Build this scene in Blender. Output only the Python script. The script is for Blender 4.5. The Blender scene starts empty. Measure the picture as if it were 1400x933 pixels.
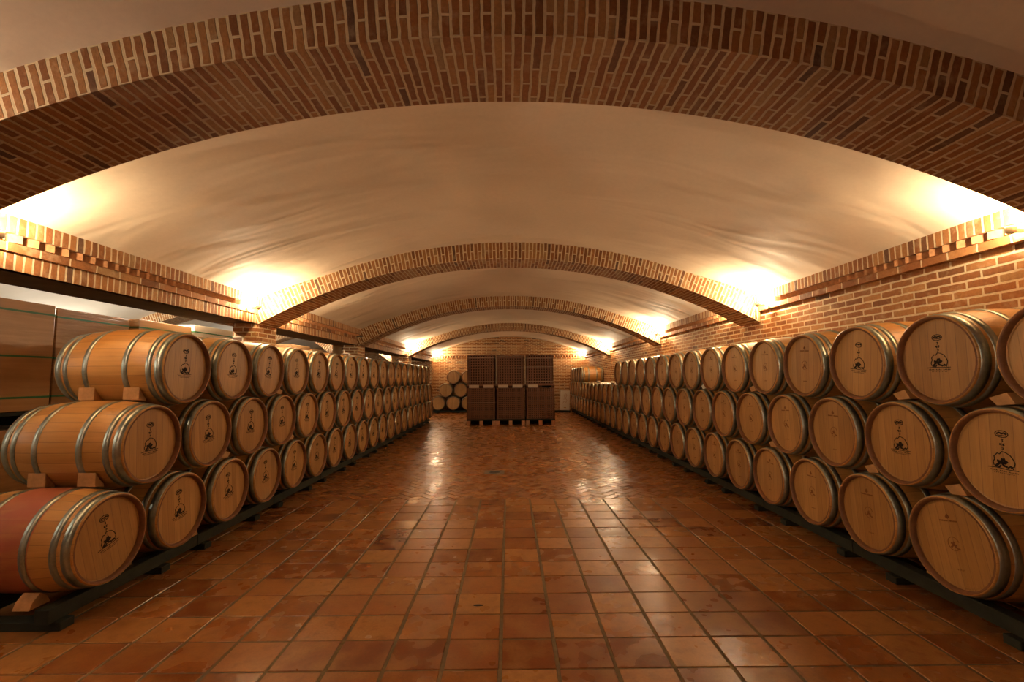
import bpy, math, random
from mathutils import Vector, Matrix
from math import pi as PI, sin, cos, sqrt

S = bpy.context.scene
C = S.collection
random.seed(7)

# ------------------------------------------------------------------ camera
F_PX = 620.9
cam_d = bpy.data.cameras.new('camera')
cam_d.sensor_fit = 'HORIZONTAL'; cam_d.sensor_width = 36.0
cam_d.lens = F_PX / 1400 * 36.0
cam_d.clip_start = 0.05; cam_d.clip_end = 200
cam = bpy.data.objects.new('camera', cam_d); C.objects.link(cam)
PITCH, YAW, ROLL = .0814, .0065, -.0067
cam.matrix_world = (Matrix.Translation((0, 0, 1.6075)) @ Matrix.Rotation(-YAW, 4, 'Z')
                    @ Matrix.Rotation(PI/2 + PITCH, 4, 'X') @ Matrix.Rotation(ROLL, 4, 'Z'))
S.camera = cam

# ------------------------------------------------------------------ world, exposure
w = bpy.data.worlds.new('world'); S.world = w; w.use_nodes = True
w.node_tree.nodes['Background'].inputs[0].default_value = (0.0, 0.0, 0.0, 1)
w.node_tree.nodes['Background'].inputs[1].default_value = 0.0
S.view_settings.view_transform = 'Standard'
S.view_settings.look = 'None'
S.view_settings.exposure = 0.08
S.view_settings.gamma = 1.0
S.view_settings.use_curve_mapping = False

LAMP_POWER = 150.0                 # uplights at the foot of every arch
LAMP_COL = (1.0, .79, .505)
SIDE_POWER = 110.0                 # unseen lamps added to light the side nave, a cooler colour
SIDE_COL = (1.0, .90, .74)

# ------------------------------------------------------------------ main dimensions
ARCH_Y = [-2.2, 2.236, 6.683, 11.135, 16.71]; AW = .57
ENDY = 22.3; NEARY = -2.6
HALF = 3.74
RI = 7.6; CZ = 3.393 - RI          # intrados of the arches
def zi(x): return CZ + sqrt(RI*RI - x*x)
def zo(x):                          # extrados of the arches = plaster vault
    a = abs(x); t = min(1, max(0, (a - 2.6)/1.1))
    return CZ + sqrt((RI+.25)**2 - x*x) + .085*t*t*(3-2*t)
XL, XR = -2.820, 2.885              # planes of the barrel heads
PIL_X0, PIL_X1 = -4.07, -3.72; BEAM_X0 = -4.32
SX, SH, SR = -7.2, 2.88, 4.3        # side nave: axis, half span, radius
def szi(x): return 3.27 - SR + sqrt(SR*SR - (x-SX)**2)
def szo(x): return 3.27 - SR + sqrt((SR+.25)**2 - (x-SX)**2)

# ------------------------------------------------------------------ node helpers
def new_mat(name):
    m = bpy.data.materials.new(name); m.use_nodes = True
    nt = m.node_tree; b = nt.nodes['Principled BSDF']
    return m, nt, b
def N(nt, typ, **kw):
    n = nt.nodes.new(typ)
    for k, v in kw.items():
        if k == 'i':
            for kk, vv in v.items(): n.inputs[kk].default_value = vv
        else: setattr(n, k, v)
    return n
def L(nt, a, b): nt.links.new(a, b)
def ramp(nt, fac, stops, interp='LINEAR'):
    r = nt.nodes.new('ShaderNodeValToRGB'); r.color_ramp.interpolation = interp
    el = r.color_ramp.elements
    while len(el) > 2: el.remove(el[-1])
    el[0].position, el[0].color = stops[0][0], (*stops[0][1], 1)
    el[1].position, el[1].color = stops[1][0], (*stops[1][1], 1)
    for p, c in stops[2:]:
        e = el.new(p); e.color = (*c, 1)
    L(nt, fac, r.inputs[0]); return r.outputs[0]
def mixc(nt, fac, a, b, blend='MIX'):
    n = nt.nodes.new('ShaderNodeMix'); n.data_type = 'RGBA'; n.blend_type = blend
    for s, v in ((n.inputs[0], fac), (n.inputs[6], a), (n.inputs[7], b)):
        if isinstance(v, (int, float)): s.default_value = v
        elif isinstance(v, tuple): s.default_value = (*v, 1)
        else: L(nt, v, s)
    return n.outputs[2]
def mth(nt, op, a, b=0.0, c=0.0):
    n = nt.nodes.new('ShaderNodeMath'); n.operation = op
    for s, v in zip(n.inputs, (a, b, c)):
        if isinstance(v, (int, float)): s.default_value = v
        else: L(nt, v, s)
    return n.outputs[0]
def bump(nt, b, h, strength, dist):
    n = N(nt, 'ShaderNodeBump', i={'Strength': strength, 'Distance': dist})
    L(nt, h, n.inputs['Height']); L(nt, n.outputs[0], b.inputs['Normal'])
def noise(nt, vec, scale, detail=4, rough=.55, dist=0):
    n = N(nt, 'ShaderNodeTexNoise', i={'Scale': scale, 'Detail': detail, 'Roughness': rough, 'Distortion': dist})
    if vec is not None: L(nt, vec, n.inputs['Vector'])
    return n.outputs['Fac']
def mapping(nt, vec, scale=(1,1,1), loc=(0,0,0), rot=(0,0,0)):
    n = N(nt, 'ShaderNodeMapping'); L(nt, vec, n.inputs[0])
    n.inputs['Scale'].default_value = scale; n.inputs['Location'].default_value = loc; n.inputs['Rotation'].default_value = rot
    return n.outputs[0]

BRICK_STOPS = [(0.0, (.13, .070, .045)), (.07, (.22, .092, .036)), (.35, (.29, .115, .040)),
               (.70, (.36, .158, .055)), (.90, (.43, .215, .080)), (1.0, (.35, .21, .10))]
def brick_mat(name, bw, rh, mortar, offset=.5, mort_col=(.68, .53, .33), dark=1.0):
    """Brick laid in metric UV space: U along the brick, V across the courses."""
    m, nt, b = new_mat(name)
    uv = N(nt, 'ShaderNodeUVMap').outputs[0]
    # wobble of the courses
    nz = N(nt, 'ShaderNodeTexNoise', i={'Scale': 9.0, 'Detail': 2.0}); L(nt, uv, nz.inputs['Vector'])
    vm = N(nt, 'ShaderNodeVectorMath', operation='SUBTRACT'); L(nt, nz.outputs['Color'], vm.inputs[0]); vm.inputs[1].default_value = (.5,.5,.5)
    vs = N(nt, 'ShaderNodeVectorMath', operation='SCALE'); L(nt, vm.outputs[0], vs.inputs[0]); vs.inputs['Scale'].default_value = .014
    va = N(nt, 'ShaderNodeVectorMath', operation='ADD'); L(nt, uv, va.inputs[0]); L(nt, vs.outputs[0], va.inputs[1])
    br = N(nt, 'ShaderNodeTexBrick', offset=offset, offset_frequency=2,
           i={'Color1': (0,0,0,1), 'Color2': (1,1,1,1), 'Mortar': (.5,.5,.5,1), 'Scale': 1.0,
              'Mortar Size': mortar/2, 'Mortar Smooth': .25, 'Bias': 0.0, 'Brick Width': bw, 'Row Height': rh})
    L(nt, va.outputs[0], br.inputs['Vector'])
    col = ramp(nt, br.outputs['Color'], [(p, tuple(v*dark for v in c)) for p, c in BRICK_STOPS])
    n1 = noise(nt, uv, 38, 6, .7)
    col = mixc(nt, .55, col, ramp(nt, n1, [(.25, (.55,.5,.5)), (.75, (1.35,1.35,1.3))]), 'MULTIPLY')
    # lime smeared over the brick faces
    n2 = noise(nt, uv, 7, 5, .65)
    col = mixc(nt, mth(nt, 'MULTIPLY', ramp(nt, n2, [(.52, (0,0,0)), (.80, (1,1,1))]), .45), col, mort_col)
    mc = mixc(nt, .4, mort_col, ramp(nt, n1, [(.3, (.6,.6,.6)), (.7, (1.2,1.2,1.2))]), 'MULTIPLY')
    col = mixc(nt, br.outputs['Fac'], col, mc)
    L(nt, col, b.inputs['Base Color'])
    b.inputs['Roughness'].default_value = .9
    b.inputs['Specular IOR Level'].default_value = .2
    h = mth(nt, 'ADD', mth(nt, 'MULTIPLY', br.outputs['Fac'], -1.0), mth(nt, 'MULTIPLY', n1, .55))
    bump(nt, b, h, .9, .009)
    return m

M = {}
M['wall_brick'] = brick_mat('wall brick', .245, .070, .020)
M['arch_face'] = brick_mat('arch voussoir brick', .25, .0540, .019, mort_col=(.60, .46, .28), dark=.82)  # arch brick darker than the walls, dim light put into its tone
M['arch_soffit'] = brick_mat('shaded soffit brick', .26, .0540, .018, mort_col=(.46, .33, .19), dark=.78)  # soffit shade painted in: darker brick and mortar than the face
M['soldier'] = brick_mat('soldier course brick', 4.0, .0665, .018, offset=0.0)
M['stretcher'] = brick_mat('stretcher course brick', .245, .90, .016)

def plain(name, col, rough=.6, metal=0.0, spec=.5, nscale=None, namp=.3, bmp=0.0):
    m, nt, b = new_mat(name)
    b.inputs['Roughness'].default_value = rough; b.inputs['Metallic'].default_value = metal
    b.inputs['Specular IOR Level'].default_value = spec
    if nscale:
        oc = N(nt, 'ShaderNodeTexCoord').outputs['Object']
        n = noise(nt, oc, nscale, 5, .6)
        c = mixc(nt, 1.0, col, ramp(nt, n, [(.25, (1-namp,)*3), (.75, (1+namp,)*3)]), 'MULTIPLY')
        L(nt, c, b.inputs['Base Color'])
        if bmp: bump(nt, b, n, bmp, .004)
    else: b.inputs['Base Color'].default_value = (*col, 1)
    return m

# plaster of the vaults
m, nt, b = new_mat('vault plaster'); M['plaster'] = m
oc = N(nt, 'ShaderNodeTexCoord').outputs['Object']
nA = noise(nt, mapping(nt, oc, (1.0, .7, 1.0)), .9, 2, .4, .3)
nB = noise(nt, oc, 26, 6, .65)
nC = noise(nt, mapping(nt, oc, (.38, 1.25, .38)), 1.5, 2, .45, .5)
col = ramp(nt, nA, [(.3, (.66, .53, .385)), (.7, (.76, .625, .46))])
col = mixc(nt, .18, col, ramp(nt, nB, [(.3, (.8,.8,.8)), (.7, (1.15,1.15,1.15))]), 'MULTIPLY')
L(nt, col, b.inputs['Base Color'])
b.inputs['Roughness'].default_value = .75; b.inputs['Specular IOR Level'].default_value = .25
bump(nt, b, mth(nt, 'ADD', mth(nt, 'ADD', mth(nt, 'MULTIPLY', nA, 1.5), mth(nt, 'MULTIPLY', nC, 3.2)), mth(nt, 'MULTIPLY', nB, .03)), .5, .038)
M['plaster_white'] = plain('side nave plaster', (.72, .66, .57), .8, 0, .2, 2.0, .06)

# floor: glazed clay tiles, every tile carries its own random tint in a colour attribute
m, nt, b = new_mat('clay tile'); M['tile'] = m
at = N(nt, 'ShaderNodeAttribute', attribute_name='tint'); sep = N(nt, 'ShaderNodeSeparateColor'); L(nt, at.outputs['Color'], sep.inputs[0])
oc = N(nt, 'ShaderNodeTexCoord').outputs['Object']
n1 = noise(nt, oc, 6.5, 2, .45, 0); n2 = noise(nt, oc, 60, 5, .7); n3 = noise(nt, oc, 13, 2, .45)
base = ramp(nt, sep.outputs[0], [(0, (.16, .043, .011)), (.35, (.27, .092, .021)), (.7, (.33, .132, .033)), (1, (.38, .18, .055))])
stain = sep.outputs[2]
base = mixc(nt, mth(nt, 'MULTIPLY', ramp(nt, n1, [(.40, (0,0,0)), (.72, (1,1,1))]), mth(nt, 'MULTIPLY', stain, .6)), base, (.38, .19, .060))
base = mixc(nt, mth(nt, 'MULTIPLY', ramp(nt, n3, [(.48, (0,0,0)), (.80, (1,1,1))]), mth(nt, 'MULTIPLY', stain, .6)), base, (.15, .038, .012))
base = mixc(nt, .5, base, ramp(nt, n2, [(.25, (.65,.65,.65)), (.75, (1.3,1.3,1.3))]), 'MULTIPLY')
L(nt, base, b.inputs['Base Color'])
L(nt, mth(nt, 'ADD', mth(nt, 'MULTIPLY_ADD', n1, .24, .10), mth(nt, 'MULTIPLY', sep.outputs[1], .14)), b.inputs['Roughness'])
b.inputs['Roughness'].default_value = .3
b.inputs['Specular IOR Level'].default_value = .42
bump(nt, b, mth(nt, 'ADD', mth(nt, 'MULTIPLY', n1, 1.0), mth(nt, 'MULTIPLY', n2, .06)), .35, .006)
M['grout'] = plain('floor grout', (.14, .10, .05), .85, 0, .2, 30, .3)

# oak
def oak(name, stave_mode, c0, c1, c2, rough=.45):
    m, nt, b = new_mat(name)
    oc = N(nt, 'ShaderNodeTexCoord').outputs['Object']
    sp = N(nt, 'ShaderNodeSeparateXYZ'); L(nt, oc, sp.inputs[0])
    oi = N(nt, 'ShaderNodeObjectInfo').outputs['Random']
    if stave_mode == 'body':
        ang = mth(nt, 'MULTIPLY', mth(nt, 'ARCTAN2', sp.outputs[1], sp.outputs[2]), 28/(2*PI))
        g = mapping(nt, oc, (3, 30, 30))
    else:
        ang = mth(nt, 'MULTIPLY', sp.outputs[1], 15.5)
        g = mapping(nt, oc, (30, 60, 4))
    k = mth(nt, 'ADD', mth(nt, 'FLOOR', ang), mth(nt, 'MULTIPLY', oi, 97.0))
    wn = N(nt, 'ShaderNodeTexWhiteNoise', noise_dimensions='1D'); L(nt, k, wn.inputs['W'])
    col = ramp(nt, wn.outputs['Value'], [(0, c0), (.5, c1), (1, c2)])
    n = noise(nt, g, 1.0, 6, .62, .4)
    col = mixc(nt, .5, col, ramp(nt, n, [(.3, (.72,.68,.62)), (.7, (1.18,1.18,1.18))]), 'MULTIPLY')
    # joints between the staves
    fr = mth(nt, 'FRACT', ang)
    d = mth(nt, 'MINIMUM', fr, mth(nt, 'SUBTRACT', 1.0, fr))
    j = mth(nt, 'LESS_THAN', d, .03)
    col = mixc(nt, mth(nt, 'MULTIPLY', j, .45), col, (.12, .05, .02))
    # barrel to barrel tone
    col = mixc(nt, .6, col, ramp(nt, oi, [(0, (.78,.72,.66)), (1, (1.1,1.08,1.04))]), 'MULTIPLY')
    L(nt, col, b.inputs['Base Color'])
    b.inputs['Roughness'].default_value = rough
    bump(nt, b, mth(nt, 'SUBTRACT', n, mth(nt, 'MULTIPLY', j, 1.5)), .3, .002)
    return m, nt, b
M['oak'], _, _ = oak('oak staves', 'body', (.43, .215, .055), (.50, .262, .073), (.56, .31, .096), .38)
M['oak_head'], _, _ = oak('oak barrel head', 'head', (.37, .192, .054), (.43, .232, .070), (.48, .27, .088), .42)
# wine stained barrel: red belly between the middle hoops
m, nt, b = oak('wine stained oak staves', 'body', (.43, .215, .055), (.50, .262, .073), (.56, .31, .096), .42); M['oak_stained'] = m
base_link = b.inputs['Base Color'].links[0].from_socket
oc = N(nt, 'ShaderNodeTexCoord').outputs['Object']; sp = N(nt, 'ShaderNodeSeparateXYZ'); L(nt, oc, sp.inputs[0])
belly = mth(nt, 'LESS_THAN', mth(nt, 'ABSOLUTE', sp.outputs[0]), .19)
nn = noise(nt, mapping(nt, oc, (3, 10, 10)), 1.0, 4, .6)
L(nt, mixc(nt, mth(nt, 'MULTIPLY', belly, ramp(nt, nn, [(.3, (.45,)*3), (.6, (.9,)*3)])), base_link, (.33, .075, .045)), b.inputs['Base Color'])
M['chime'] = plain('toasted chime end grain', (.19, .078, .028), .55, 0, .4, 25, .3)
M['hoop'] = None
m, nt, b = new_mat('galvanised hoop steel'); M['hoop'] = m
oc = N(nt, 'ShaderNodeTexCoord').outputs['Object']
n = noise(nt, oc, 14, 5, .6)
L(nt, ramp(nt, n, [(.3, (.22,.25,.22)), (.7, (.42,.45,.395))]), b.inputs['Base Color'])
L(nt, mth(nt, 'ADD', mth(nt, 'MULTIPLY', n, .25), .22), b.inputs['Roughness'])
b.inputs['Metallic'].default_value = .85
bump(nt, b, n, .25, .003)
M['stamp'] = plain('burnt black stamp', (.022, .014, .010), .8, 0, .2)
M['stamp_faint'] = plain('faint brown stamp', (.20, .085, .035), .8, 0, .2)
M['wedge'] = plain('pale softwood', (.46, .25, .10), .7, 0, .3, 18, .25, .2)
M['wedge_white'] = plain('white painted wood', (.72, .68, .58), .6, 0, .3)
M['dark_wood'] = plain('dark tarred timber', (.022, .025, .017), .8, 0, .3, 12, .4, .3)
M['steel_dark'] = plain('black iron', (.03, .03, .028), .5, .6)
M['crate'] = None
m, nt, b = new_mat('crate plywood'); M['crate'] = m
oc = N(nt, 'ShaderNodeTexCoord').outputs['Object']
n = noise(nt, mapping(nt, oc, (6, 1.2, 22)), 1.0, 6, .65, .5); n_b = noise(nt, oc, 3, 3, .5)
c = ramp(nt, n, [(.3, (.40, .205, .075)), (.7, (.53, .29, .12))])
c = mixc(nt, .4, c, ramp(nt, n_b, [(.3, (.75,.72,.7)), (.7, (1.15,1.15,1.15))]), 'MULTIPLY')
L(nt, c, b.inputs['Base Color']); b.inputs['Roughness'].default_value = .35
bump(nt, b, n, .5, .004)
m, nt, b = new_mat('varnished crate plywood'); M['crate_gloss'] = m
oc = N(nt, 'ShaderNodeTexCoord').outputs['Object']
n = noise(nt, mapping(nt, oc, (6, 2.5, 40)), 1.0, 5, .65, .3)
L(nt, ramp(nt, n, [(.3, (.30, .155, .065)), (.7, (.42, .23, .10))]), b.inputs['Base Color']); b.inputs['Roughness'].default_value = .24
bump(nt, b, n, .8, .008)
M['crate_pale'] = plain('pale carton board', (.66, .56, .42), .6, 0, .3, 6, .1)
M['strap'] = plain('green plastic strap', (.03, .16, .05), .4)
M['rack_plastic'] = plain('brown moulded tray', (.19, .08, .038), .55, 0, .4, 9, .2)
M['rack_inner'] = plain('shaded bottle cell', (.07, .03, .016), .8, 0, .2)  # tray brown darkened, shade of the cells put into the colour
M['sheet'] = plain('pale layer sheet', (.42, .31, .20), .6, 0, .3)
M['label'] = plain('pale slot light', (.56, .46, .34), .7, 0, .2)  # pale colour for light showing through the pallet slots
M['pallet_block'] = plain('pallet block wood', (.50, .26, .13), .8, 0, .2, 14, .25)
M['poster'] = plain('white board', (.82, .76, .64), .6, 0, .3)
M['poster_ink'] = plain('orange print', (.52, .28, .10), .6, 0, .3)
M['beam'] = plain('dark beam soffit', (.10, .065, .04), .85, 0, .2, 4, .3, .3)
M['iron_cap'] = plain('drain iron', (.035, .03, .025), .5, .5)
M['drain_frame'] = plain('drain steel surround', (.24, .20, .15), .5, .5)
m, nt, b = new_mat('lamp bulb'); M['bulb'] = m
b.inputs['Emission Color'].default_value = (1, .78, .5, 1); b.inputs['Emission Strength'].default_value = 60
M['lamp_body'] = plain('lamp housing', (.55, .47, .35), .4, .3)
M['lamp_dark'] = plain('unlit lamp housing', (.09, .06, .04), .5, .2)

# ------------------------------------------------------------------ mesh helper
class MB:
    def __init__(s): s.v = []; s.f = []; s.uv = []; s.mi = []; s.sm = []; s.tint = []
    def face(s, pts, uvs=None, mi=0, smooth=False, tint=None):
        k = len(s.v); s.v += [tuple(p) for p in pts]; s.f.append(tuple(range(k, k+len(pts))))
        if uvs is None: uvs = [(0, 0)]*len(pts)
        s.uv.append(uvs); s.mi.append(mi); s.sm.append(smooth); s.tint.append(tint)
    def box(s, x0, x1, y0, y1, z0, z1, mi=0, uvmode='wall', T=None, skip=''):
        """box with metric UVs; uvmode wall: U horizontal, V vertical; soldier: U vertical, V horizontal"""
        P = [(x0,y0,z0),(x1,y0,z0),(x1,y1,z0),(x0,y1,z0),(x0,y0,z1),(x1,y0,z1),(x1,y1,z1),(x0,y1,z1)]
        fs = dict(b=(3,2,1,0), t=(4,5,6,7), f=(0,1,5,4), k=(2,3,7,6), l=(3,0,4,7), r=(1,2,6,5))
        for n_, q in fs.items():
            if n_ in skip: continue
            pts = [P[i] for i in q]
            if n_ in 'bt': uv = [(p[1], p[0]) for p in pts]
            elif n_ in 'fk': uv = [(p[0], p[2]) for p in pts]
            else: uv = [(p[1], p[2]) for p in pts]
            if uvmode == 'soldier' and n_ not in 'bt': uv = [(v, u) for u, v in uv]
            if uvmode == 'soldier' and n_ in 'bt': uv = [(p[0], p[1]) for p in pts]
            if T is not None: pts = [tuple(T @ Vector(p)) for p in pts]
            s.face(pts, uv, mi)
    def prism(s, poly, axis, a0, a1, mi=0, T=None):
        """extrude a 2-D polygon (ccw) along an axis. axis x: poly=(y,z); y: poly=(x,z); z: poly=(x,y)"""
        def mk(p, a): return {'x': (a, p[0], p[1]), 'y': (p[0], a, p[1]), 'z': (p[0], p[1], a)}[axis]
        A = [mk(p, a0) for p in poly]; B = [mk(p, a1) for p in poly]
        if T is not None: A = [tuple(T @ Vector(p)) for p in A]; B = [tuple(T @ Vector(p)) for p in B]
        s.face(A[::-1], None, mi); s.face(B, None, mi)
        for i in range(len(poly)):
            j = (i+1) % len(poly); s.face([A[i], A[j], B[j], B[i]], None, mi)
    def lathe(s, prof, n=40, axis='x', mi=0, smooth=True, c=(0,0,0)):
        """prof: list of (a, r) along the axis"""
        def mk(a, r, t):
            if axis == 'x': return (c[0]+a, c[1]+r*sin(t), c[2]+r*cos(t))
            return (c[0]+r*cos(t), c[1]+r*sin(t), c[2]+a)
        for i in range(len(prof)-1):
            (a0, r0), (a1, r1) = prof[i], prof[i+1]
            for k in range(n):
                t0, t1 = 2*PI*k/n, 2*PI*(k+1)/n
                q = [mk(a0, r0, t0), mk(a1, r1, t0), mk(a1, r1, t1), mk(a0, r0, t1)]
                if r0 < 1e-6: q = q[:3]
                elif r1 < 1e-6: q = [q[0], q[1], q[3]]
                s.face(q, None, mi, smooth)
    def mesh(s, name, mats, weld=True):
        me = bpy.data.meshes.new(name)
        me.from_pydata(s.v, [], s.f)
        for mm in mats: me.materials.append(mm)
        me.polygons.foreach_set('material_index', s.mi)
        me.polygons.foreach_set('use_smooth', s.sm)
        uvl = me.uv_layers.new(name='UVMap')
        uvl.data.foreach_set('uv', [c for u in s.uv for p in u for c in p])
        if any(t is not None for t in s.tint):
            ca = me.color_attributes.new('tint', 'FLOAT_COLOR', 'CORNER')
            flat = []
            for f_, t in zip(s.f, s.tint):
                t = t or (.5, .5, .5)
                flat += [t[0], t[1], t[2], 1.0]*len(f_)
            ca.data.foreach_set('color', flat)
        if weld:
            import bmesh
            bm = bmesh.new(); bm.from_mesh(me)
            bmesh.ops.remove_doubles(bm, verts=bm.verts, dist=1e-5)
            bmesh.ops.recalc_face_normals(bm, faces=bm.faces)
            bm.to_mesh(me); bm.free()
        me.update()
        return me
    def build(s, name, mats, parent=None, weld=True):
        if not isinstance(mats, (list, tuple)): mats = [mats]
        o = bpy.data.objects.new(name, s.mesh(name, mats, weld)); C.objects.link(o)
        if parent is not None: o.parent = parent
        return o
def struct(o, label=None):
    o['kind'] = 'structure'
    if label: o['label'] = label
    return o
def tag(o, label, cat, group=None):
    o['label'] = label; o['category'] = cat
    if group: o['group'] = group
    return o
def empty(name, loc, rz=0):
    o = bpy.data.objects.new(name, None); o.empty_display_size = .1
    C.objects.link(o); o.location = loc; o.rotation_euler = (0, 0, rz); return o
def bevel(o, w_=.004, seg=2):
    md = o.modifiers.new('bevel', 'BEVEL'); md.width = w_; md.segments = seg; md.limit_method = 'ANGLE'
    return o

# ================================================================== FLOOR
fl = MB()
x_lo, x_hi = -10.2, HALF + .05
fl.face([(x_lo, NEARY, -.004), (x_hi, NEARY, -.004), (x_hi, ENDY, -.004), (x_lo, ENDY, -.004)], None, 1, tint=(.5,.5,.5))
def clip(poly, ax, lim, keep_gt):
    out = []
    for i in range(len(poly)):
        a, b_ = poly[i], poly[(i+1) % len(poly)]
        ia = (a[ax] >= lim) == keep_gt; ib = (b_[ax] >= lim) == keep_gt
        if ia: out.append(a)
        if ia != ib:
            t = (lim-a[ax])/(b_[ax]-a[ax]); out.append((a[0]+(b_[0]-a[0])*t, a[1]+(b_[1]-a[1])*t))
    return out
def put_tile(poly, bev, tilt, lo=0.0, hi=1.0):
    cx = sum(p[0] for p in poly)/len(poly); cy = sum(p[1] for p in poly)/len(poly)
    tx, ty = random.gauss(0, tilt), random.gauss(0, tilt); dz = random.uniform(-.0006, 0)
    tint = (random.uniform(lo, hi), random.random(), 1.0 if hi > .9 else .3)
    top = []
    for p in poly:
        d = Vector((p[0]-cx, p[1]-cy)); l = d.length
        q = d*(1 - bev*1.3/max(l, .02))
        top.append((cx+q.x, cy+q.y, dz + q.x*tx + q.y*ty))
    bot = [(p[0], p[1], -.0045) for p in poly]
    fl.face(top, None, 0, tint=tint)
    for i in range(len(poly)):
        j = (i+1) % len(poly); fl.face([bot[i], bot[j], top[j], top[i]], None, 0, tint=tint)
TX, TY = .3235, .2962; Y0 = 2.653 - 18*TY; YH = 6.2
j = 0
while Y0 + TY*j < YH - .01:
    for i in range(-12, 13):
        xa = -.062 + TX*i; ya = Y0 + TY*j
        if ya < NEARY or xa > HALF: continue
        jx = random.uniform(-.002, .002); jy = random.uniform(-.002, .002)
        put_tile([(xa+.0105+jx, ya+.006+jy), (xa+TX-.0105+jx, ya+.006+jy), (xa+TX-.0105+jx, ya+TY-.006+jy), (xa+.0105+jx, ya+TY-.006+jy)], .003, .004)
    j += 1
hw, hl = .118, .236
c45 = cos(PI/4)
for a in range(-110, 130):
    for b_ in range(-40, 41):
        ox, oy = a + 4*b_, a
        for rect in ((ox, oy, 2, 1), (ox+2, oy-1, 1, 2)):
            x0, y0_, rw, rh = rect[0]*hw, rect[1]*hw, rect[2]*hw, rect[3]*hw
            g = .006
            pts = [(x0+g, y0_+g), (x0+rw-g, y0_+g), (x0+rw-g, y0_+rh-g), (x0+g, y0_+rh-g)]
            pts = [((p[0]-p[1])*c45, (p[0]+p[1])*c45 + 14.0) for p in pts]
            cx = sum(p[0] for p in pts)/4; cy = sum(p[1] for p in pts)/4
            if cy < YH-.3 or cy > ENDY+.2 or abs(cx) > 3.95: continue
            if (cx+.265)**2 + (cy-7.94)**2 < .02: continue
            for ax, lim, kg in ((1, YH, True), (1, ENDY, False), (0, HALF, False)):
                if len(pts) >= 3: pts = clip(pts, ax, lim, kg)
            if len(pts) < 3: continue
            ar = abs(sum(pts[i][0]*pts[(i+1) % len(pts)][1]-pts[(i+1) % len(pts)][0]*pts[i][1] for i in range(len(pts))))/2
            if ar < .0015: continue
            put_tile(pts, .006, .007, .25, .8)
struct(fl.build('floor', [M['tile'], M['grout']], weld=False), 'square terracotta tiles turning into herringbone clay pavers')

# ================================================================== VAULTS
def vault(name, f, xa, xb, ztop, mat, n=72):
    mb = MB(); xs = [xa + (xb-xa)*i/n for i in range(n+1)]
    ys = [NEARY + (ENDY-NEARY)*i/24 for i in range(25)]
    for i in range(n):
        for k in range(24):
            mb.face([(xs[i], ys[k], f(xs[i])), (xs[i], ys[k+1], f(xs[i])), (xs[i+1], ys[k+1], f(xs[i+1])), (xs[i+1], ys[k], f(xs[i+1]))], None, 0, True)
    for k in (0, 24):
        for i in range(n):
            mb.face([(xs[i], ys[k], f(xs[i])), (xs[i+1], ys[k], f(xs[i+1])), (xs[i+1], ys[k], ztop), (xs[i], ys[k], ztop)])
    mb.face([(xa, NEARY, ztop), (xb, NEARY, ztop), (xb, ENDY, ztop), (xa, ENDY, ztop)])
    mb.face([(xa, NEARY, f(xa)), (xa, ENDY, f(xa)), (xa, ENDY, ztop), (xa, NEARY, ztop)])
    mb.face([(xb, NEARY, f(xb)), (xb, ENDY, f(xb)), (xb, ENDY, ztop), (xb, NEARY, ztop)])
    return mb.build(name, mat)
struct(vault('ceiling', zo, -HALF-.02, HALF+.06, 4.1, M['plaster']), 'plastered barrel vault over the main nave')
struct(vault('ceiling_side', lambda x: szo(max(SX-SH, min(SX+SH, x))), SX-SH-.02, SX+SH, 4.1, M['plaster_white'], 40), 'white vault of the side nave')

# ================================================================== ARCHES (brick, radial voussoirs)
def arch(name, fi, fo, cx, half, y0, y1, mf, ms, n=64, label=None):
    mb = MB(); xs = [cx - half + 2*half*i/n for i in range(n+1)]
    arc = [0.0]
    for i in range(n): arc.append(arc[-1] + math.hypot(xs[i+1]-xs[i], fi(xs[i+1])-fi(xs[i])))
    def outer(i):
        # point on the extrados along the radial direction
        x = xs[i]; e = 1e-3; sl = (fi(min(x+e, cx+half))-fi(max(x-e, cx-half)))/(min(x+e, cx+half)-max(x-e, cx-half))
        nrm = Vector((-sl, 1)).normalized(); t = .25
        for _ in range(6):
            px = x + nrm.x*t; px_c = max(cx-half, min(cx+half, px))
            t += (fo(px_c) - (fi(x)+nrm.y*t))/nrm.y*.9
        px = x + nrm.x*t
        if abs(px-cx) > half:
            t2 = (half - abs(x-cx))/max(1e-6, abs(nrm.x)); px = x + nrm.x*t2; return (px, fo(px)), t2 if t2 > 0 else 0
        return (px, fi(x)+nrm.y*t), t
    O = [outer(i) for i in range(n+1)]
    for i in range(n):
        a, b_ = (xs[i], fi(xs[i])), (xs[i+1], fi(xs[i+1])); (c_, tc), (d, td) = O[i+1], O[i]
        for y, flip in ((y0, False), (y1, True)):
            P = [(a[0], y, a[1]), (b_[0], y, b_[1]), (c_[0], y, c_[1]+.0), (d[0], y, d[1])]
            U = [(0, arc[i]), (0, arc[i+1]), (max(.25, tc), arc[i+1]), (max(.25, td), arc[i])]
            if flip: P, U = P[::-1], U[::-1]
            mb.face(P, U, 0)
        mb.face([(a[0], y0, a[1]), (a[0], y1, a[1]), (b_[0], y1, b_[1]), (b_[0], y0, b_[1])],
                [(0, arc[i]), (y1-y0, arc[i]), (y1-y0, arc[i+1]), (0, arc[i+1])], 1)
        mb.face([(d[0], y0, d[1]), (c_[0], y0, c_[1]), (c_[0], y1, c_[1]), (d[0], y1, d[1])], None, 1)
    for i, (o_, t_) in ((0, O[0]), (n, O[n])):
        x = xs[i]
        mb.face([(x, y0, fi(x)), (x, y1, fi(x)), (o_[0], y1, o_[1]), (o_[0], y0, o_[1])])
    return struct(mb.build(name, [mf, ms], weld=False), label)
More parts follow.
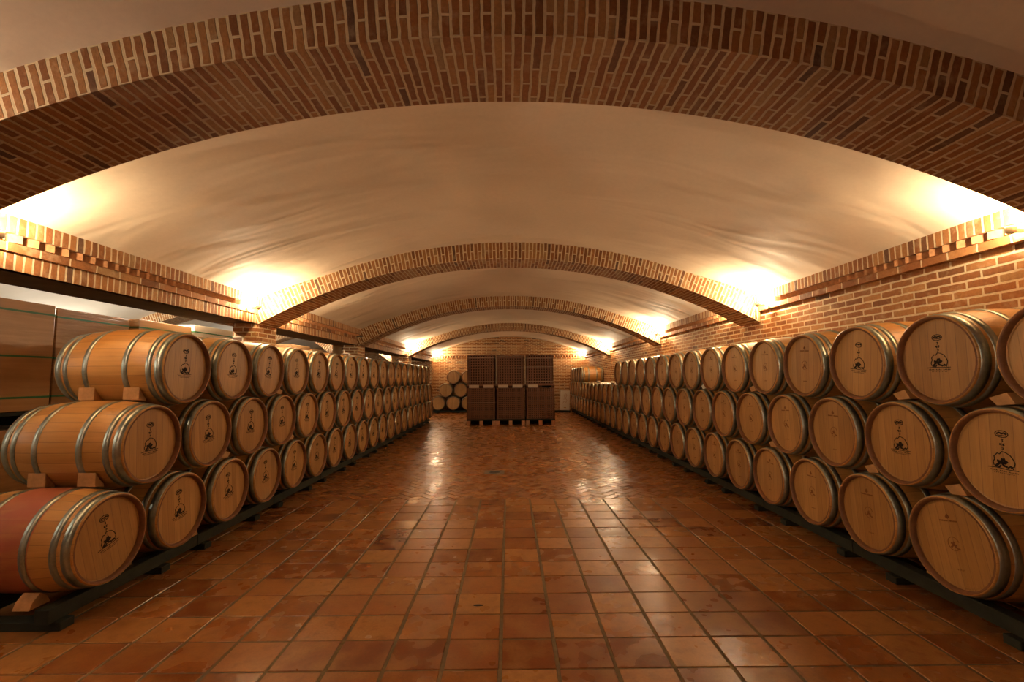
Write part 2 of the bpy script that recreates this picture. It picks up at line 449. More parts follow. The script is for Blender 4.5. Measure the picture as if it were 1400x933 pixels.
for k, y in enumerate(ARCH_Y):
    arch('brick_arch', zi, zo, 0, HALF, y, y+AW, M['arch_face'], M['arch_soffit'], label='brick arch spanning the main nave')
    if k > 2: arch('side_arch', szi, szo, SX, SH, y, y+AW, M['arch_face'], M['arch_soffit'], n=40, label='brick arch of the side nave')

# ================================================================== WALLS AND PILLARS
mb = MB(); mb.box(HALF+.04, HALF+.34, NEARY, ENDY+.3, 0, 2.9, 0)
struct(mb.build('wall_right', M['wall_brick']), 'brick side wall on the right')
mb = MB(); mb.box(-10.4, HALF+.32, ENDY, ENDY+.3, 0, 4.1, 0)
struct(mb.build('wall_back', M['wall_brick']), 'brick end wall of the cellar')
mb = MB(); mb.box(-10.4, HALF+.32, NEARY-.3, NEARY, 0, 4.1, 0)
struct(mb.build('wall_front', M['wall_brick']))
mb = MB(); mb.box(SX-SH-.32, SX-SH-.02, NEARY, ENDY, 0, 4.1, 0)
struct(mb.build('wall_left', M['plaster_white']))
for y in ARCH_Y:                                                     # shallow pilasters on the right
    mb = MB(); mb.box(HALF+.02, HALF+.06, y, y+AW, 0, zi(HALF)+.02, 0)
    struct(mb.build('pilaster', M['wall_brick']))
    mb = MB(); mb.box(PIL_X0, PIL_X1, y, y+AW, 0, 2.44, 0)
    struct(mb.build('pillar', M['wall_brick']), 'square brick pillar between the naves')
    mb = MB(); mb.box(SX-SH-.03, SX-SH+.05, y, y+AW, 0, szi(SX-SH)+.02, 0)
    struct(mb.build('pilaster', M['plaster_white']))
mb = MB(); mb.box(PIL_X0, PIL_X1, ENDY-.35, ENDY, 0, 2.44, 0); struct(mb.build('pillar', M['wall_brick']))

# beam over the openings on the left and brick cornices on both sides, bay by bay
bays = []
ys = [NEARY] + [v for y in ARCH_Y for v in (y, y+AW)] + [ENDY]
for i in range(0, len(ys), 2): bays.append((ys[i], ys[i+1]))
def cornice(y0, y1, side, trim_no):
    s = side
    def bx(mb, xa, xb, z0, z1, mi, mode='wall'):          # xa = distance of the face from the nave axis
        X0, X1 = sorted((s*xa, s*xb)); mb.box(X0, X1, y0, y1, z0, z1, mi, mode)
    mb = MB()
    back = 3.83 if s > 0 else 3.80
    top = zo(3.65) + .03
    bx(mb, 3.655, back, 2.700, top, 0, 'soldier')
    # saw-tooth course
    n = int((y1-y0)/.121)
    for k in range(n):
        a = y0 + (y1-y0)*k/n; b_ = y0 + (y1-y0)*(k+1)/n; m_ = a + .78*(b_-a)
        P = [(s*3.722, a), (s*3.722, b_), (s*3.674, m_)]
        if s < 0: P = [(s*3.722, b_), (s*3.722, a), (s*3.674, m_)]
        mb.prism(P[::-1], 'z', 2.640, 2.700, 2)
    bx(mb, 3.72, back, 2.640, 2.700, 2)
    bx(mb, 3.705, back, 2.574, 2.640, 1)
    if s < 0: bx(mb, 3.73, back, 2.440, 2.574, 0, 'soldier')
    mb.uv = [[(u + 3.731*(s > 0), v) for u, v in f_] if m_i == 1 else [(u, v + 3.724*(s > 0)) for u, v in f_] for f_, m_i in zip(mb.uv, mb.mi)]
    o = mb.build('trim_%d' % trim_no, [M['soldier'], M['stretcher'], M['wall_plainbrick']], weld=False)
    struct(o, 'stepped brick cornice with saw-tooth course')
M['wall_plainbrick'] = plain('single brick', (.40, .185, .08), .9, 0, .2, 22, .35, .4)
tn = 1
for (a, b_) in bays:
    for s in (-1, 1):
        cornice(a, b_, s, tn); tn += 1
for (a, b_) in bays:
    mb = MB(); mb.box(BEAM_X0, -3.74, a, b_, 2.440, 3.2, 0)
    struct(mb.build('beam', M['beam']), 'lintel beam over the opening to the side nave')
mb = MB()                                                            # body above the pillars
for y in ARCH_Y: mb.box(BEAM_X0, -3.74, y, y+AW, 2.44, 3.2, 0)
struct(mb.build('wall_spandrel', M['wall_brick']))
# string course on the end wall
mb = MB()
mb.box(-HALF, HALF, ENDY-.05, ENDY, 2.70, 2.78, 0, 'wall')
n = 56
for k in range(n):
    a = -HALF + 2*HALF*k/n; b_ = a + 2*HALF/n
    mb.prism([(a, ENDY), ((a+b_)/2, ENDY-.07), (b_, ENDY)], 'z', 2.62, 2.70, 1)
mb.box(-HALF, HALF, ENDY-.03, ENDY, 2.55, 2.62, 0, 'wall')
struct(mb.build('trim_%d' % tn, [M['stretcher'], M['wall_plainbrick']], weld=False), 'saw-tooth string course across the end wall')

# ================================================================== LAMPS
def lamp(x, y, z, side, lit, label, power=LAMP_POWER, col=LAMP_COL, group='uplights at the arch feet', face=1):
    r = empty('wall_lamp', (x, y, z)); tag(r, label, 'lamp', group)
    body = M['lamp_body'] if lit else M['lamp_dark']
    mb = MB(); mb.box(min(0, side*.1), max(0, side*.1), -.012, .012, -.012, .012); mb.build('bracket', body, r)
    mb = MB()
    prof = [(-.02, 0), (-.02, .02), (-.01, .03), (.02, .036), (.02, .032), (-.006, .024), (-.006, 0)]
    mb.lathe(prof, 20, 'z'); mb.build('lamp_bowl', body, r)
    mb = MB(); mb.lathe([(-.006, 0), (-.005, .008), (.010, .011), (.017, .008), (.021, 0)], 12, 'z')
    mb.build('bulb', M['bulb'] if lit else M['lamp_dark'], r)
    if lit:
        ld = bpy.data.lights.new('uplight', 'POINT'); ld.energy = power; ld.color = col; ld.shadow_soft_size = .022
        lo = bpy.data.objects.new('uplight', ld); C.objects.link(lo); lo.parent = r; lo.location = (0, 0, .027)
    return r
ORD = ['first', 'second', 'third', 'fourth', 'fifth', 'sixth', 'seventh', 'eighth', 'ninth', 'tenth', 'eleventh', 'twelfth',
       'thirteenth', 'fourteenth', 'fifteenth', 'sixteenth', 'seventeenth', 'eighteenth', 'nineteenth', 'twentieth',
       'twenty-first', 'twenty-second', 'twenty-third', 'twenty-fourth', 'twenty-fifth', 'twenty-sixth', 'twenty-seventh',
       'twenty-eighth', 'twenty-ninth', 'thirtieth']
LX, LZ = 3.54, 2.62
an = ['behind the camera', 'nearest', 'second', 'third', 'farthest']
for k, y in enumerate(ARCH_Y):
    for s in (-1, 1):
        sd = 'left' if s < 0 else 'right'
        if k > 0:
            lit = not (k == 3 and s < 0) and not (k == 1 and s > 0)
            if not (k == 1 and s > 0):
                pw = LAMP_POWER*(.75 if k == 1 else 1.0)
                lamp(s*LX, y-.30, LZ, s, lit, ('glowing' if lit else 'unlit dark') + ' wall lamp on the %s, in front of the %s brick arch' % (sd, an[k]), pw, (1.0, .84, .66) if k == 1 else LAMP_COL)
            lit = not (k == 3 and s < 0)
            if lit: lamp(s*LX, y+AW+.30, LZ, s, True, 'glowing wall lamp on the %s, behind the %s brick arch' % (sd, an[k]), LAMP_POWER*(.55 if k == 1 else .5))
lamp(-LX, ARCH_Y[0]+AW+.30, LZ, -1, True, 'added wall lamp on the left, unseen behind the camera', LAMP_POWER*.5, (1.0, .84, .66))  # unseen lamp added to brighten the face of the near arch
for s in (-1, 1):
    lamp(s*LX, ENDY-.32, LZ+.02, s, True, 'glowing wall lamp in the %s top corner of the end wall' % ('left' if s < 0 else 'right'), LAMP_POWER*.9)
for k in range(1, 5):  # added lamps that brighten the side vault seen through the openings
    for s in (-1, 1):
        y = ARCH_Y[k] - (1.6 if k == 3 else .5)
        lamp(SX + s*(SH-.22), y, 2.52, s, True, 'unseen lamp added to the side nave, %s side, at its %s arch' % ('left' if s < 0 else 'right', an[k]),
             SIDE_POWER*(1.6 if k < 3 else 2.0), SIDE_COL, 'added uplights of the side nave')

# ================================================================== BARRELS
BL, RB, RC = .885, .343, .299        # length, bilge and chime radius
def rad(x):
    t = abs(x)/(BL/2); return RB - (RB-RC)*t**2.05
def barrel_meshes():
    P = {}
    mb = MB(); n = 22
    prof = [(-BL/2+.042, .274), (-BL/2, .280), (-BL/2, RC-.006)]
    prof[0:0] = []
    for i in range(n+1):
        x = -BL/2 + .002 + (BL-.004)*i/n; prof.append((x, rad(x)))
    prof += [(BL/2, RC-.006), (BL/2, .280), (BL/2-.028, .274), (BL/2-.028, 0)]
    # chime ring gets its own material slot
    mb.lathe(prof[:3], 48, 'x', 1, True); mb.lathe(prof[2:], 48, 'x', 0, True)
    P['staves'] = mb.mesh('staves', [M['oak'], M['chime']]); 
    P['staves_red'] = mb.mesh('staves_stained', [M['oak_stained'], M['chime']])
    mb = MB(); mb.lathe([(-BL/2+.034, .2835), (-BL/2+.038, .268), (-BL/2+.036, .262), (-BL/2+.036, 0)], 40, 'x', 0, False)
    P['head'] = mb.mesh('barrel_head', [M['oak_head']])
    hoops = []
    for (a, wd) in ((.012, .052), (.088, .040), (.262, .042)):
        for sgn in (-1, 1):
            a0, a1 = -BL/2+a, -BL/2+a+wd
            if sgn > 0: a0, a1 = -a1, -a0
            mb = MB(); t = .0035
            pr = [(a0, rad(a0)-.002), (a0, rad(a0)+t), ((a0+a1)/2, rad((a0+a1)/2)+t+.0004), (a1, rad(a1)+t), (a1, rad(a1)-.002)]
            mb.lathe(pr, 48, 'x', 0, True)
            mb.box((a0+a1)/2-.012, (a0+a1)/2-.006, -.003, .003, rad(a0)+t, rad(a0)+t+.004)
            mb.box((a0+a1)/2+.006, (a0+a1)/2+.012, .012, .018, rad(a0)+t-.001, rad(a0)+t+.003)
            hoops.append(mb.mesh('hoop', [M['hoop']]))
    P['hoops'] = hoops
    # ---- stamps: ribbons lying on the head, drawn in (u right, v up) as seen from outside
    XF = -BL/2 + .0345
    def ribbon(mb, pts, wd):
        for i in range(len(pts)-1):
            a, b_ = Vector(pts[i]), Vector(pts[i+1]); d = (b_-a)
            if d.length < 1e-6: continue
            d.normalize(); nn = Vector((-d.y, d.x))*wd/2; e = d*wd*.3
            q = [a-nn-e, b_-nn+e, b_+nn+e, a+nn-e]
            mb.prism([(-p.x, p.y) for p in q], 'x', XF, XF+.002)
    def arcp(cx, cy, rx, ry, a0, a1, n=14): return [(cx+rx*cos(a0+(a1-a0)*i/n), cy+ry*sin(a0+(a1-a0)*i/n)) for i in range(n+1)]
    mb = MB()
    ribbon(mb, arcp(0, .150, .036, .020, 0, 2*PI, 20), .004)         # oval seal
    ribbon(mb, [(-.026, .150), (-.012, .157), (0, .152), (.014, .157), (.026, .150)], .009)
    ribbon(mb, [(-.022, .141), (.022, .141)], .004)
    P['stamp_bold'] = [('oval_seal', mb.mesh('oval_seal', [M['stamp']]))]; mb = MB()
    ribbon(mb, [(-.004, .116), (.006, .118), (.002, .111), (.006, .106), (-.003, .104)], .0032)
    ribbon(mb, [(-.012, .093), (-.013, .085), (-.005, .086), (-.006, .094)], .004); ribbon(mb, [(-.005, .094), (-.005, .079)], .004)
    ribbon(mb, [(.012, .095), (.004, .090), (.006, .081), (.012, .085), (.006, .088)], .004)
    ribbon(mb, [(-.004, .067), (.006, .069), (.006, .062), (-.003, .058)], .0032)
    P['stamp_bold'].append(('vintage_digits', mb.mesh('vintage_digits', [M['stamp']]))); mb = MB()
    ol = [(-.052, -.040), (-.056, -.022), (-.046, -.002), (-.050, .012), (-.030, .034), (-.018, .030), (-.004, .046), (.018, .042),
          (.040, .030), (.056, .008), (.064, -.014), (.058, -.034), (.046, -.036), (.040, -.046)]
    ribbon(mb, ol, .0048)
    # vine: thick gnarled strokes
    for pts, wd in (([(-.040, -.042), (-.026, -.028), (-.012, -.018), (-.004, .002)], .013),
                    ([(-.030, -.012), (-.012, -.016), (.010, -.020), (.020, -.010)], .014),
                    ([(-.012, -.018), (.004, -.036), (.018, -.040)], .012),
                    ([(.004, .004), (.010, -.012), (-.004, -.028)], .013),
                    ([(-.046, -.044), (-.022, -.046), (-.014, -.036)], .008),
                    ([(.024, -.044), (.040, -.034), (.054, -.046)], .008)): ribbon(mb, pts, wd)
    ribbon(mb, [(-.086, -.056), (-.040, -.052), (.030, -.055), (.080, -.053)], .0042)
    P['stamp_bold'].append(('vine_emblem', mb.mesh('vine_emblem', [M['stamp']]))); mb = MB()
    for k in range(15):                                              # the line of small lettering underneath
        x = -.074 + k*.0104
        if k in (4, 9): continue
        ribbon(mb, [(x, -.071), (x+.003, -.065), (x+.006, -.071)], .0016)
    for k in range(11):
        x = -.052 + k*.0104
        ribbon(mb, [(x, -.084), (x, -.079), (x+.006, -.079)], .0013)
    P['stamp_bold'].append(('lettering', mb.mesh('lettering', [M['stamp']])))
    mb = MB()
    ribbon(mb, [(-.012, .166), (0, .184), (.012, .166), (0, .158), (-.012, .166)], .006); ribbon(mb, [(0, .160), (0, .178)], .006)
    P['stamp_crest'] = [('crest', mb.mesh('crest', [M['stamp_faint']]))]; mb = MB()
    for k in range(13):
        x = -.060 + k*.0098
        if k != 6: ribbon(mb, [(x, .138), (x, .146), (x+.006, .142), (x+.006, .138)], .0022)
    P['stamp_crest'].append(('lettering', mb.mesh('lettering', [M['stamp_faint']]))); mb = MB()
    ribbon(mb, arcp(0, .0, .040, .042, .3, 2*PI-.6, 18), .0028)
    for pts, wd in (([(-.022, -.022), (-.008, -.010), (.002, .010)], .010), ([(-.016, .004), (.014, -.010)], .010), ([(-.002, -.006), (.016, -.026), (.036, -.030)], .008)):
        ribbon(mb, pts, wd)
    P['stamp_crest'].append(('round_emblem', mb.mesh('round_emblem', [M['stamp_faint']]))); mb = MB()
    for k in range(6): ribbon(mb, [(-.024+k*.009, -.160), (-.020+k*.009, -.153)], .0026)
    P['stamp_crest'].append(('cellar_mark', mb.mesh('cellar_mark', [M['stamp_faint']])))
    mb = MB(); mb.lathe([(XF+.002, .016), (XF-.001, .015), (XF-.001, 0)], 12, 'x', 0, False)
    P['stamp_dot'] = [('bung', mb.mesh('bung', [M['chime']]))]
    return P
BM = barrel_meshes()
def barrel(x, y, z, rz, label, group, stamp='stamp_bold', detail=2, red=False, roll=None):
    """x,y,z: centre of the barrel; rz turns the front head away from -X"""
    r = empty('wine_barrel', (x, y, z-RB), rz); tag(r, label, 'barrel', group)
    if roll is None: roll = random.gauss(0, .10)
    def part(name, me):
        o = bpy.data.objects.new(name, me); C.objects.link(o); o.parent = r
        o.location = (0, 0, RB); o.rotation_euler = (roll, 0, 0); return o
    part('staves', BM['staves_red'] if red else BM['staves'])
    hd = part('barrel_head', BM['head'])
    hs = BM['hoops'] if detail == 2 else [BM['hoops'][0], BM['hoops'][2], BM['hoops'][4]]
    for h in hs: part('hoop', h)
    for nm, me in BM[stamp]:
        o = bpy.data.objects.new(nm, me); C.objects.link(o); o.parent = hd
    return r
DZ = .6067; PITCHY = .6985; ZB = .5
LEVEL = ['bottom row', 'middle row', 'top row']
def row(side, lvl, y0, n, first=0, suffix='', offs=0):
    s = 1 if side == 'right' else -1
    for i in range(first, first+n):
        y = y0 + PITCHY*i
        # the first of a row is the one nearest the camera that the photograph shows
        k = i - first + offs
        xh = (XR if s > 0 else XL)
        x = xh + s*BL/2 + s*random.uniform(-.012, 0)
        if s > 0:
            bold = (lvl == 2 and y < 4.0) or (lvl == 1 and y < 3.7)
        else: bold = True
        st = 'stamp_bold' if bold else 'stamp_crest'
        look = 'vine-stamped' if bold else 'faintly stamped'
        lab = '%s oak barrel, %s of the %s stack, %s from the near end' % (look, LEVEL[lvl], side, ORD[k])
        red = (s < 0 and lvl == 0 and i == 0)
        if red: lab = 'red wine-stained oak barrel, nearest of the bottom row on the left'
        roll = {(-1, 0, 0): -.26, (-1, 0, 1): -.12, (-1, 1, 0): -.05, (-1, 2, 0): .03, (1, 2, 0): 0.0, (1, 1, 0): .02, (1, 0, 0): -.2}.get((s, lvl, i))
        barrel(x, y, ZB + lvl*DZ, 0 if s > 0 else PI, lab, 'oak barrels, %s on the %s' % (LEVEL[lvl], side), st,
               2 if y < 9 else 1, red, roll)
row('right', 0, 3.069, 27)
row('right', 1, 3.418 - PITCHY, 28)
row('right', 2, 3.0684, 15, first=-1)
# far group of the top row, beyond the gap
for i in range(5):
    y = 18.436 + PITCHY*i
    barrel(XR + BL/2, y, ZB + 2*DZ, 0, 'oak barrel of the far top group on the right, %s from its near end' % ORD[i],
           'far group of barrels in the top row on the right', 'stamp_crest', 2 if i == 0 else 1)
row('left', 0, 3.3349, 20)
row('left', 1, 3.676, 19)
row('left', 2, 4.020, 18)
# pyramid of barrels against the end wall, heads towards the aisle
YB = 21.36
xb0 = -3.33
for lvl, n in ((0, 5), (1, 4), (2, 3)):
    for i in range(n):
        x = xb0 + .70*i + .35*lvl
        wh = ['leftmost', 'second from left', 'third from left', 'fourth from left', 'fifth from left'][i]
        barrel(x, YB + BL/2 - .02, ZB - .05 + lvl*DZ, PI/2, 'oak barrel facing the aisle at the end wall, %s in the %s' % (wh, LEVEL[lvl]),
               'barrels stacked against the end wall', 'stamp_dot', 1)

# ================================================================== RACKS UNDER THE BARRELS
def rack(xc, y0, y1, label, side):
    r = empty('barrel_rack', (xc, (y0+y1)/2, 0)); tag(r, label, 'rack', 'dark timber racks under the %s stack' % side)
    hy = (y1-y0)/2
    for dx in (-.27, .27):
        mb = MB(); mb.box(dx-.045, dx+.045, -hy+.004, hy-.004, .055, .150); bevel(mb.build('rail', M['dark_wood'], r), .006)
    for k, yy in enumerate((-hy+.09, hy-.45)):
        mb = MB(); mb.box(-.36, .36, yy-.05, yy+.05, 0, .055); bevel(mb.build('cross_beam', M['dark_wood'], r), .005)
for k in range(10):
    a = 3.04 + 1.397*k
    rack(XL - BL/2, a, a+1.397, 'dark timber rack under the left barrel stack, %s from the near end' % ORD[k], 'left')
for k in range(14):
    a = 2.72 + 1.397*k
    rack(XR + BL/2, a, a+1.397, 'dark timber rack under the right barrel stack, %s from the near end' % ORD[k], 'right')
r = empty('barrel_rack', (-1.9, YB+BL/2, 0)); tag(r, 'long dark timber rack under the barrels at the end wall', 'rack')
for dy in (-.3, .3):
    mb = MB(); mb.box(-1.78, 1.80, dy-.05, dy+.05, .04, .10); mb.build('rail', M['dark_wood'], r)
for xx in (-1.5, -.5, .5, 1.5):
    mb = MB(); mb.box(xx-.05, xx+.05, -.45, .45, 0, .04); mb.build('cross_beam', M['dark_wood'], r)

# ================================================================== WEDGES
def wedge_obj(poly, x, y, z, half, mat, label, group, name='wedge'):
    mb = MB(); mb.prism(poly, 'x', -half, half)
    o = bevel(mb.build(name, mat), .003); o.location = (x, y, z); tag(o, label, 'wedge', group); return o
chock = [(-.07, 0), (.07, 0), (.045, .05), (.0, .085), (-.045, .05)]
def between(c1, c2, r, out=.17):
    """wedge polygon between two touching circles, on the side towards -y"""
    pts = []
    m_ = (Vector(c1)+Vector(c2))/2
    def lowz(y): return c1[1] + sqrt(max(0, r*r-(y-c1[0])**2))
    def upz(y): return c2[1] - sqrt(max(0, r*r-(y-c2[0])**2))
    y_t = m_.x - .06; y_o = m_.x - out
    lo = [(y, lowz(y)+.001) for y in (y_o, (y_o+y_t)/2, y_t)]
    hi = [(y, max(lowz(y)+.004, upz(y)-.002)) for y in (y_t, (y_o+y_t)/2, y_o)]
    return lo + hi
# near end of the left pyramid: two wedges per step, front and rear
for lvl, ya, yb in ((0, 3.3349, 3.676), (1, 3.676, 4.020)):
    for x_, wh in ((XL-.24, 'front'), (XL-.60, 'rear')):
        P = between((ya, ZB+lvl*DZ), (yb, ZB+(lvl+1)*DZ), RB+.002, .135)
        cy = sum(p[0] for p in P)/len(P); cz = min(p[1] for p in P)
        wedge_obj([(p[0]-cy, p[1]-cz) for p in P], x_, cy, cz, .065, M['wedge'],
                  'pale wooden wedge, %s one, between the nearest %s and %s row barrels on the left' % (wh, ['bottom', 'middle'][lvl], ['middle', 'top'][lvl]),
                  'wedges at the open end of the left stack')
for side, s, xh, ys0, n in (('left', -1, XL, 3.3349, 20), ('right', 1, XR, 3.069, 27)):
    for i in range(-1, n-1):
        y = ys0 + PITCHY*(i+.5)
        if side == 'left' and i == -1: y = ys0 - .235
        if i > 15 and i % 2: continue
        x = xh + s*(.22 if not (side == 'left' and i == -1) else .27) + random.uniform(-.03, .03)
        lab = 'pale wooden wedge on the rack between the %s and %s bottom barrels on the %s' % (ORD[i], ORD[i+1], side)
        if i == -1: lab = 'pale wooden wedge on the rack before the first bottom barrel on the %s' % side
        if i == -1 and side == 'right': continue
        wedge_obj(chock, x, y + random.uniform(-.02, .02), .150, .055, M['wedge'], lab, 'wedges on the racks, %s' % side)
# blocks in the hollows between the rows, close to the heads
blk = [(-.075, .012), (.03, -.003), (.075, .042), (-.03, .078)]
blocks = [('left', -1, XL, 0, 3.6553, (1, 3)), ('left', -1, XL, 1, 4.0031, (2,)),
          ('right', 1, XR, 0, 3.4045-PITCHY, (0, 1, 3)), ('right', 1, XR, 1, 3.0684-PITCHY, (0, 1, 4, 6, 9, 15, 18))]
for side, s, xh, lvl, y_up, idx in blocks:
    for i in idx:
        y = y_up + PITCHY*(i+.5)
        wedge_obj(blk, xh + s*.11, y, ZB + lvl*DZ + rad(BL/2-.08)+.004, .05, M['wedge_white'] if i > 5 else M['wedge'],
                  'wooden wedge on the %s, in the hollow after the %s %s barrel' % (side, ORD[i], ['middle row', 'top row'][lvl]), 'wedges between the rows, %s' % side)

# ================================================================== STRAPPED CRATES IN THE SIDE NAVE
def crate(y0, y1, z0, z1, x1, mat, label, straps, depth=.95, pallet=True):
    r = empty('strapped_crate', (x1-depth/2, (y0+y1)/2, z0 - (.14 if pallet else 0))); tag(r, label, 'crate', 'strapped crates in the side nave')
    dz = .14 if pallet else 0; h = z1-z0; hy = (y1-y0)/2; hx = depth/2
    mb = MB(); mb.box(-hx, hx, -hy, hy, dz, dz+h); bevel(mb.build('crate_body', mat, r), .006)
    for zs in straps:
        z_ = zs - z0 + dz; mb = MB(); t = .003
        mb.box(-hx-t, hx+t, -hy-t, hy+t, z_-.009, z_+.009, skip='tb'); mb.build('strap', M['strap'], r)
    if pallet:
        mb = MB()
        for yy in (-hy+.06, 0, hy-.06): mb.box(-hx, hx, yy-.05, yy+.05, 0, .10)
        mb.box(-hx, hx, -hy, hy, .105, .135); mb.build('pallet', M['dark_wood'], r)
st = [2.255, 1.838, 1.458]
low_lab = 'wooden crate at the bottom, under the %s'
def stack(y0, y1, x1, z0, z1, mat, what, straps=None):
    straps = straps or st
    crate(y0, y1, z0, z1, x1, mat, what, [z for z in straps if z0 < z < z1])
    crate(y0, y1, .14, 1.17, x1, M['crate'], 'wooden strapped crate standing under the ' + what, [.45, 1.0])
stack(3.55, 4.50, -4.50, 1.33, 2.352, M['crate'], 'large wooden crate with green straps at the far left')
stack(4.58, 5.45, -4.56, 1.33, 2.345, M['crate_gloss'], 'glossy strapped wooden crate behind the nearest top barrel')
stack(5.52, 6.43, -4.50, 1.33, 2.355, M['crate'], 'third strapped wooden crate, seen above the nearest top barrel')
stack(6.50, 7.40, -4.50, 1.33, 2.40, M['crate_pale'], 'pale strapped crate beside the brick pillar', [2.30, 1.84])
stack(9.5, 10.4, -4.55, 1.33, 2.345, M['crate'], 'wooden crate beyond the first pillar')
stack(10.5, 11.4, -4.55, 1.33, 2.31, M['crate'], 'second wooden crate beyond the first pillar')
stack(12.6, 13.6, -4.55, 1.33, 2.33, M['crate'], 'wooden crate beyond the second pillar')
stack(14.0, 15.0, -4.55, 1.33, 2.28, M['crate'], 'second wooden crate beyond the second pillar')

# ================================================================== BOTTLE TRAY STACKS IN THE AISLE
def trays(xc, y0, z0, w_, h, d, ncol, nrow, label, sheets):
    r = empty('bottle_tray_stack', (xc, y0+d/2, z0)); tag(r, label, 'bottle trays', 'bottle tray stacks on pallets')
    hx, hy = w_/2, d/2
    mb = MB(); mb.box(-hx+.02, hx-.02, -hy+.10, hy-.02, .01, h-.01); mb.build('tray_core', M['rack_inner'], r)
    mb = MB(); cw = w_/ncol; ch = h/nrow; bt = .44
    # lattice of cells on front and side faces: octagonal holes left between bars
    for i in range(ncol+1):
        x = -hx + cw*i; a = cw*bt/2 if 0 < i < ncol else cw*bt/2
        mb.box(max(-hx, x-a), min(hx, x+a), -hy, -hy+.10, 0, h)
    for k in range(nrow+1):
        z = ch*k; a = ch*bt/2
        mb.box(-hx, hx, -hy+.002, -hy+.10, max(0, z-a), min(h, z+a))
    nd = max(3, int(d/cw))
    for sx in (-1, 1):
        for i in range(nd+1):
            y = -hy + d*i/nd; a = cw*bt/2
            mb.box(*(sorted((sx*hx, sx*(hx-.05)))), max(-hy, y-a), min(hy, y+a), 0, h)
        for k in range(nrow+1):
            z = ch*k; a = ch*bt/2
            mb.box(*(sorted((sx*(hx-.002), sx*(hx-.05)))), -hy, hy, max(0, z-a), min(h, z+a))
    mb.build('tray_lattice', M['rack_plastic'], r, weld=False)
    for zz in sheets:
        mb = MB(); mb.box(-hx-.008, hx+.008, -hy-.008, hy, zz, zz+.012); mb.build('layer_sheet', M['sheet'], r)
    mb = MB(); mb.box(-hx, hx, -hy, hy, h-.006, h+.004); mb.build('top_sheet', M['rack_plastic'], r)
def pallet(xc, y0, z0, w_, d, h, label, slot_lights=0, blockmat='pallet_block'):
    r = empty('pallet', (xc, y0+d/2, z0)); tag(r, label, 'pallet', 'pallets of the bottle tray stacks')
    hx, hy = w_/2, d/2
    mb = MB()
    for yy in (-hy, -.06, hy-.12): mb.box(-hx, hx, yy, yy+.12, h-.05, h-.025)
    mb.box(-hx, hx, -hy, hy, h-.025, h); mb.build('deck', M['dark_wood'] if z0 == 0 else M['rack_plastic'], r)
    for xx in (-hx+.06, 0, hx-.06):
        for yy in (-hy+.07, hy-.07):
            mb = MB(); mb.box(xx-.06, xx+.06, yy-.07, yy+.07, .0, h-.05); mb.build('block', M[blockmat], r)
    mb = MB(); mb.box(-hx+.03, hx-.03, -.02, .02, .0, h-.05); mb.build('gap_shade_panel', M['dark_wood'], r)  # dark panel added in place of the shade under the deck
    for q in range(slot_lights):
        sx = -1 if q == 0 else 1
        mb = MB(); mb.box(sx*hx/2-.17, sx*hx/2+.17, -hy-.006, -hy, .012, h-.02); mb.build('slot_light_panel', M['label'], r)  # pale panels standing for light seen through the pallet slots
TY0 = 15.65
names = ['left', 'middle', 'right']
for k, xc in enumerate((-.965, .035, 1.06)):
    pallet(xc, TY0, 0, .99, 1.1, .21, 'dark floor pallet with wooden blocks under the %s stack of trays' % names[k])
    trays(xc, TY0+.02, .213, .98, 1.05, 1.04, 15, 15, 'lower brown bottle tray stack, %s of three, on a floor pallet' % names[k], [[.55], [], []][k])
    pallet(xc, TY0+.02, 1.266, .99, 1.04, .13, 'thin pallet between the two %s tray stacks, %s' % (names[k], 'with pale slot-light panels'), [2, 2, 1][k], 'rack_inner')
    trays(xc - (0, 0, .02)[k], TY0+.03, 1.40, .95, 1.0, .995, 11, 11, 'upper brown bottle tray stack, %s of three, above a slotted pallet' % names[k],
          [[.085, .90], [.55, .96], [.08, .58, .88]][k])
# bright vertical edge posts between the upper stacks
for xx, wh in ((-.452, 'left and middle'), (.553, 'middle and right')):
    mb = MB(); mb.box(xx-.012, xx+.012, TY0+.0, TY0+.03, 1.39, 2.36)
    tag(mb.build('corner_post', M['sheet']), 'thin pale upright strip between the %s upper tray stacks' % wh, 'strip')

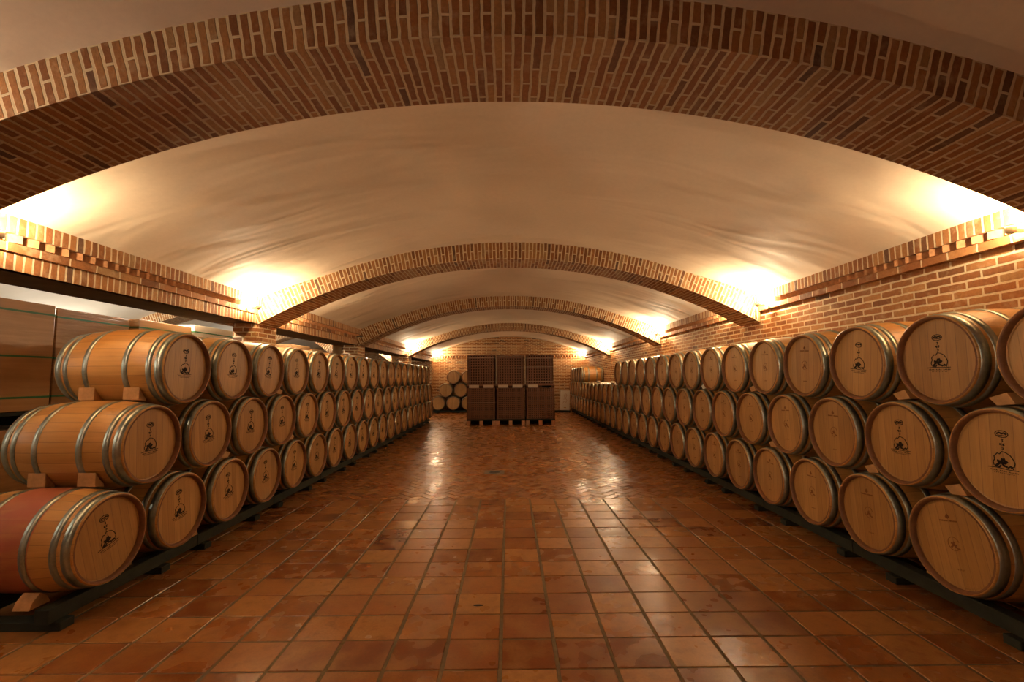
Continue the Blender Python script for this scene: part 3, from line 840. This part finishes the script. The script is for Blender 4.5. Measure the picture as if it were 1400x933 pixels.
# ================================================================== BOARD LEANING AT THE END WALL
r = empty('display_board', (2.60, 21.55, .085)); r.rotation_euler = (-.10, .05, 0); tag(r, 'white board with faint orange drawing leaning at the end wall', 'board')
mb = MB(); mb.box(-.22, .22, -.012, .012, 0, .92); bevel(mb.build('board', M['poster'], r), .003)
mb = MB()
def rib2(pts, wd):
    for i in range(len(pts)-1):
        a, b_ = Vector(pts[i]), Vector(pts[i+1]); d = (b_-a).normalized(); nn = Vector((-d.y, d.x))*wd/2
        q = [a-nn, b_-nn, b_+nn, a+nn]; mb.prism([(p.x, p.y) for p in q], 'y', -.0145, -.012)
rib2([(.02+.07*cos(t)*(1-t/14), .66+.12*sin(t)*(1-t/14)) for t in [i*.5 for i in range(20)]], .014)
rib2([(-.10, .30), (-.04, .42), (.05, .36), (.10, .46), (.03, .54), (-.07, .50)], .014)
rib2([(-.05, .12), (.06, .12)], .035)
mb.build('drawing', M['poster_ink'], r)
mb = MB(); mb.box(1.9, 2.86, 21.45, 21.75, 0, .07)
tag(bevel(mb.build('dark_plinth', M['dark_wood']), .005), 'low dark timber plinth under the white board', 'plinth')

# ================================================================== DRAIN
r = empty('floor_drain', (-.265, 7.94, 0)); tag(r, 'small floor drain with dark oval mouth in the herringbone paving', 'drain')
mb = MB(); n = 24
q = .17
for i in range(n):
    t0, t1 = 2*PI*i/n, 2*PI*(i+1)/n
    def sq(t):
        m_ = max(abs(cos(t)), abs(sin(t))); return (q*cos(t)/m_, q*sin(t)/m_*.9, .0015)
    mb.face([(.10*cos(t0), .09*sin(t0), .0015), sq(t0), sq(t1), (.10*cos(t1), .09*sin(t1), .0015)])
mb.build('surround', M['drain_frame'], r)
mb = MB()
mb.lathe([(-.001, .10), (.0025, .098), (.0025, .07), (.001, 0)], 24, 'z')
for k in range(-3, 4): mb.box(k*.022-.004, k*.022+.004, -.06, .06, .0015, .0045)
mb.build('grate', M['iron_cap'], r)
mb = MB(); mb.lathe([(0, 0), (0, .028), (.003, .022), (.004, 0)], 10, 'z')
o = mb.build('fallen_bung', M['iron_cap']); o.location = (-.23, 3.368, 0); o.scale = (1.3, .5, 1); tag(o, 'tiny dark chip lying on a terracotta floor tile', 'debris')
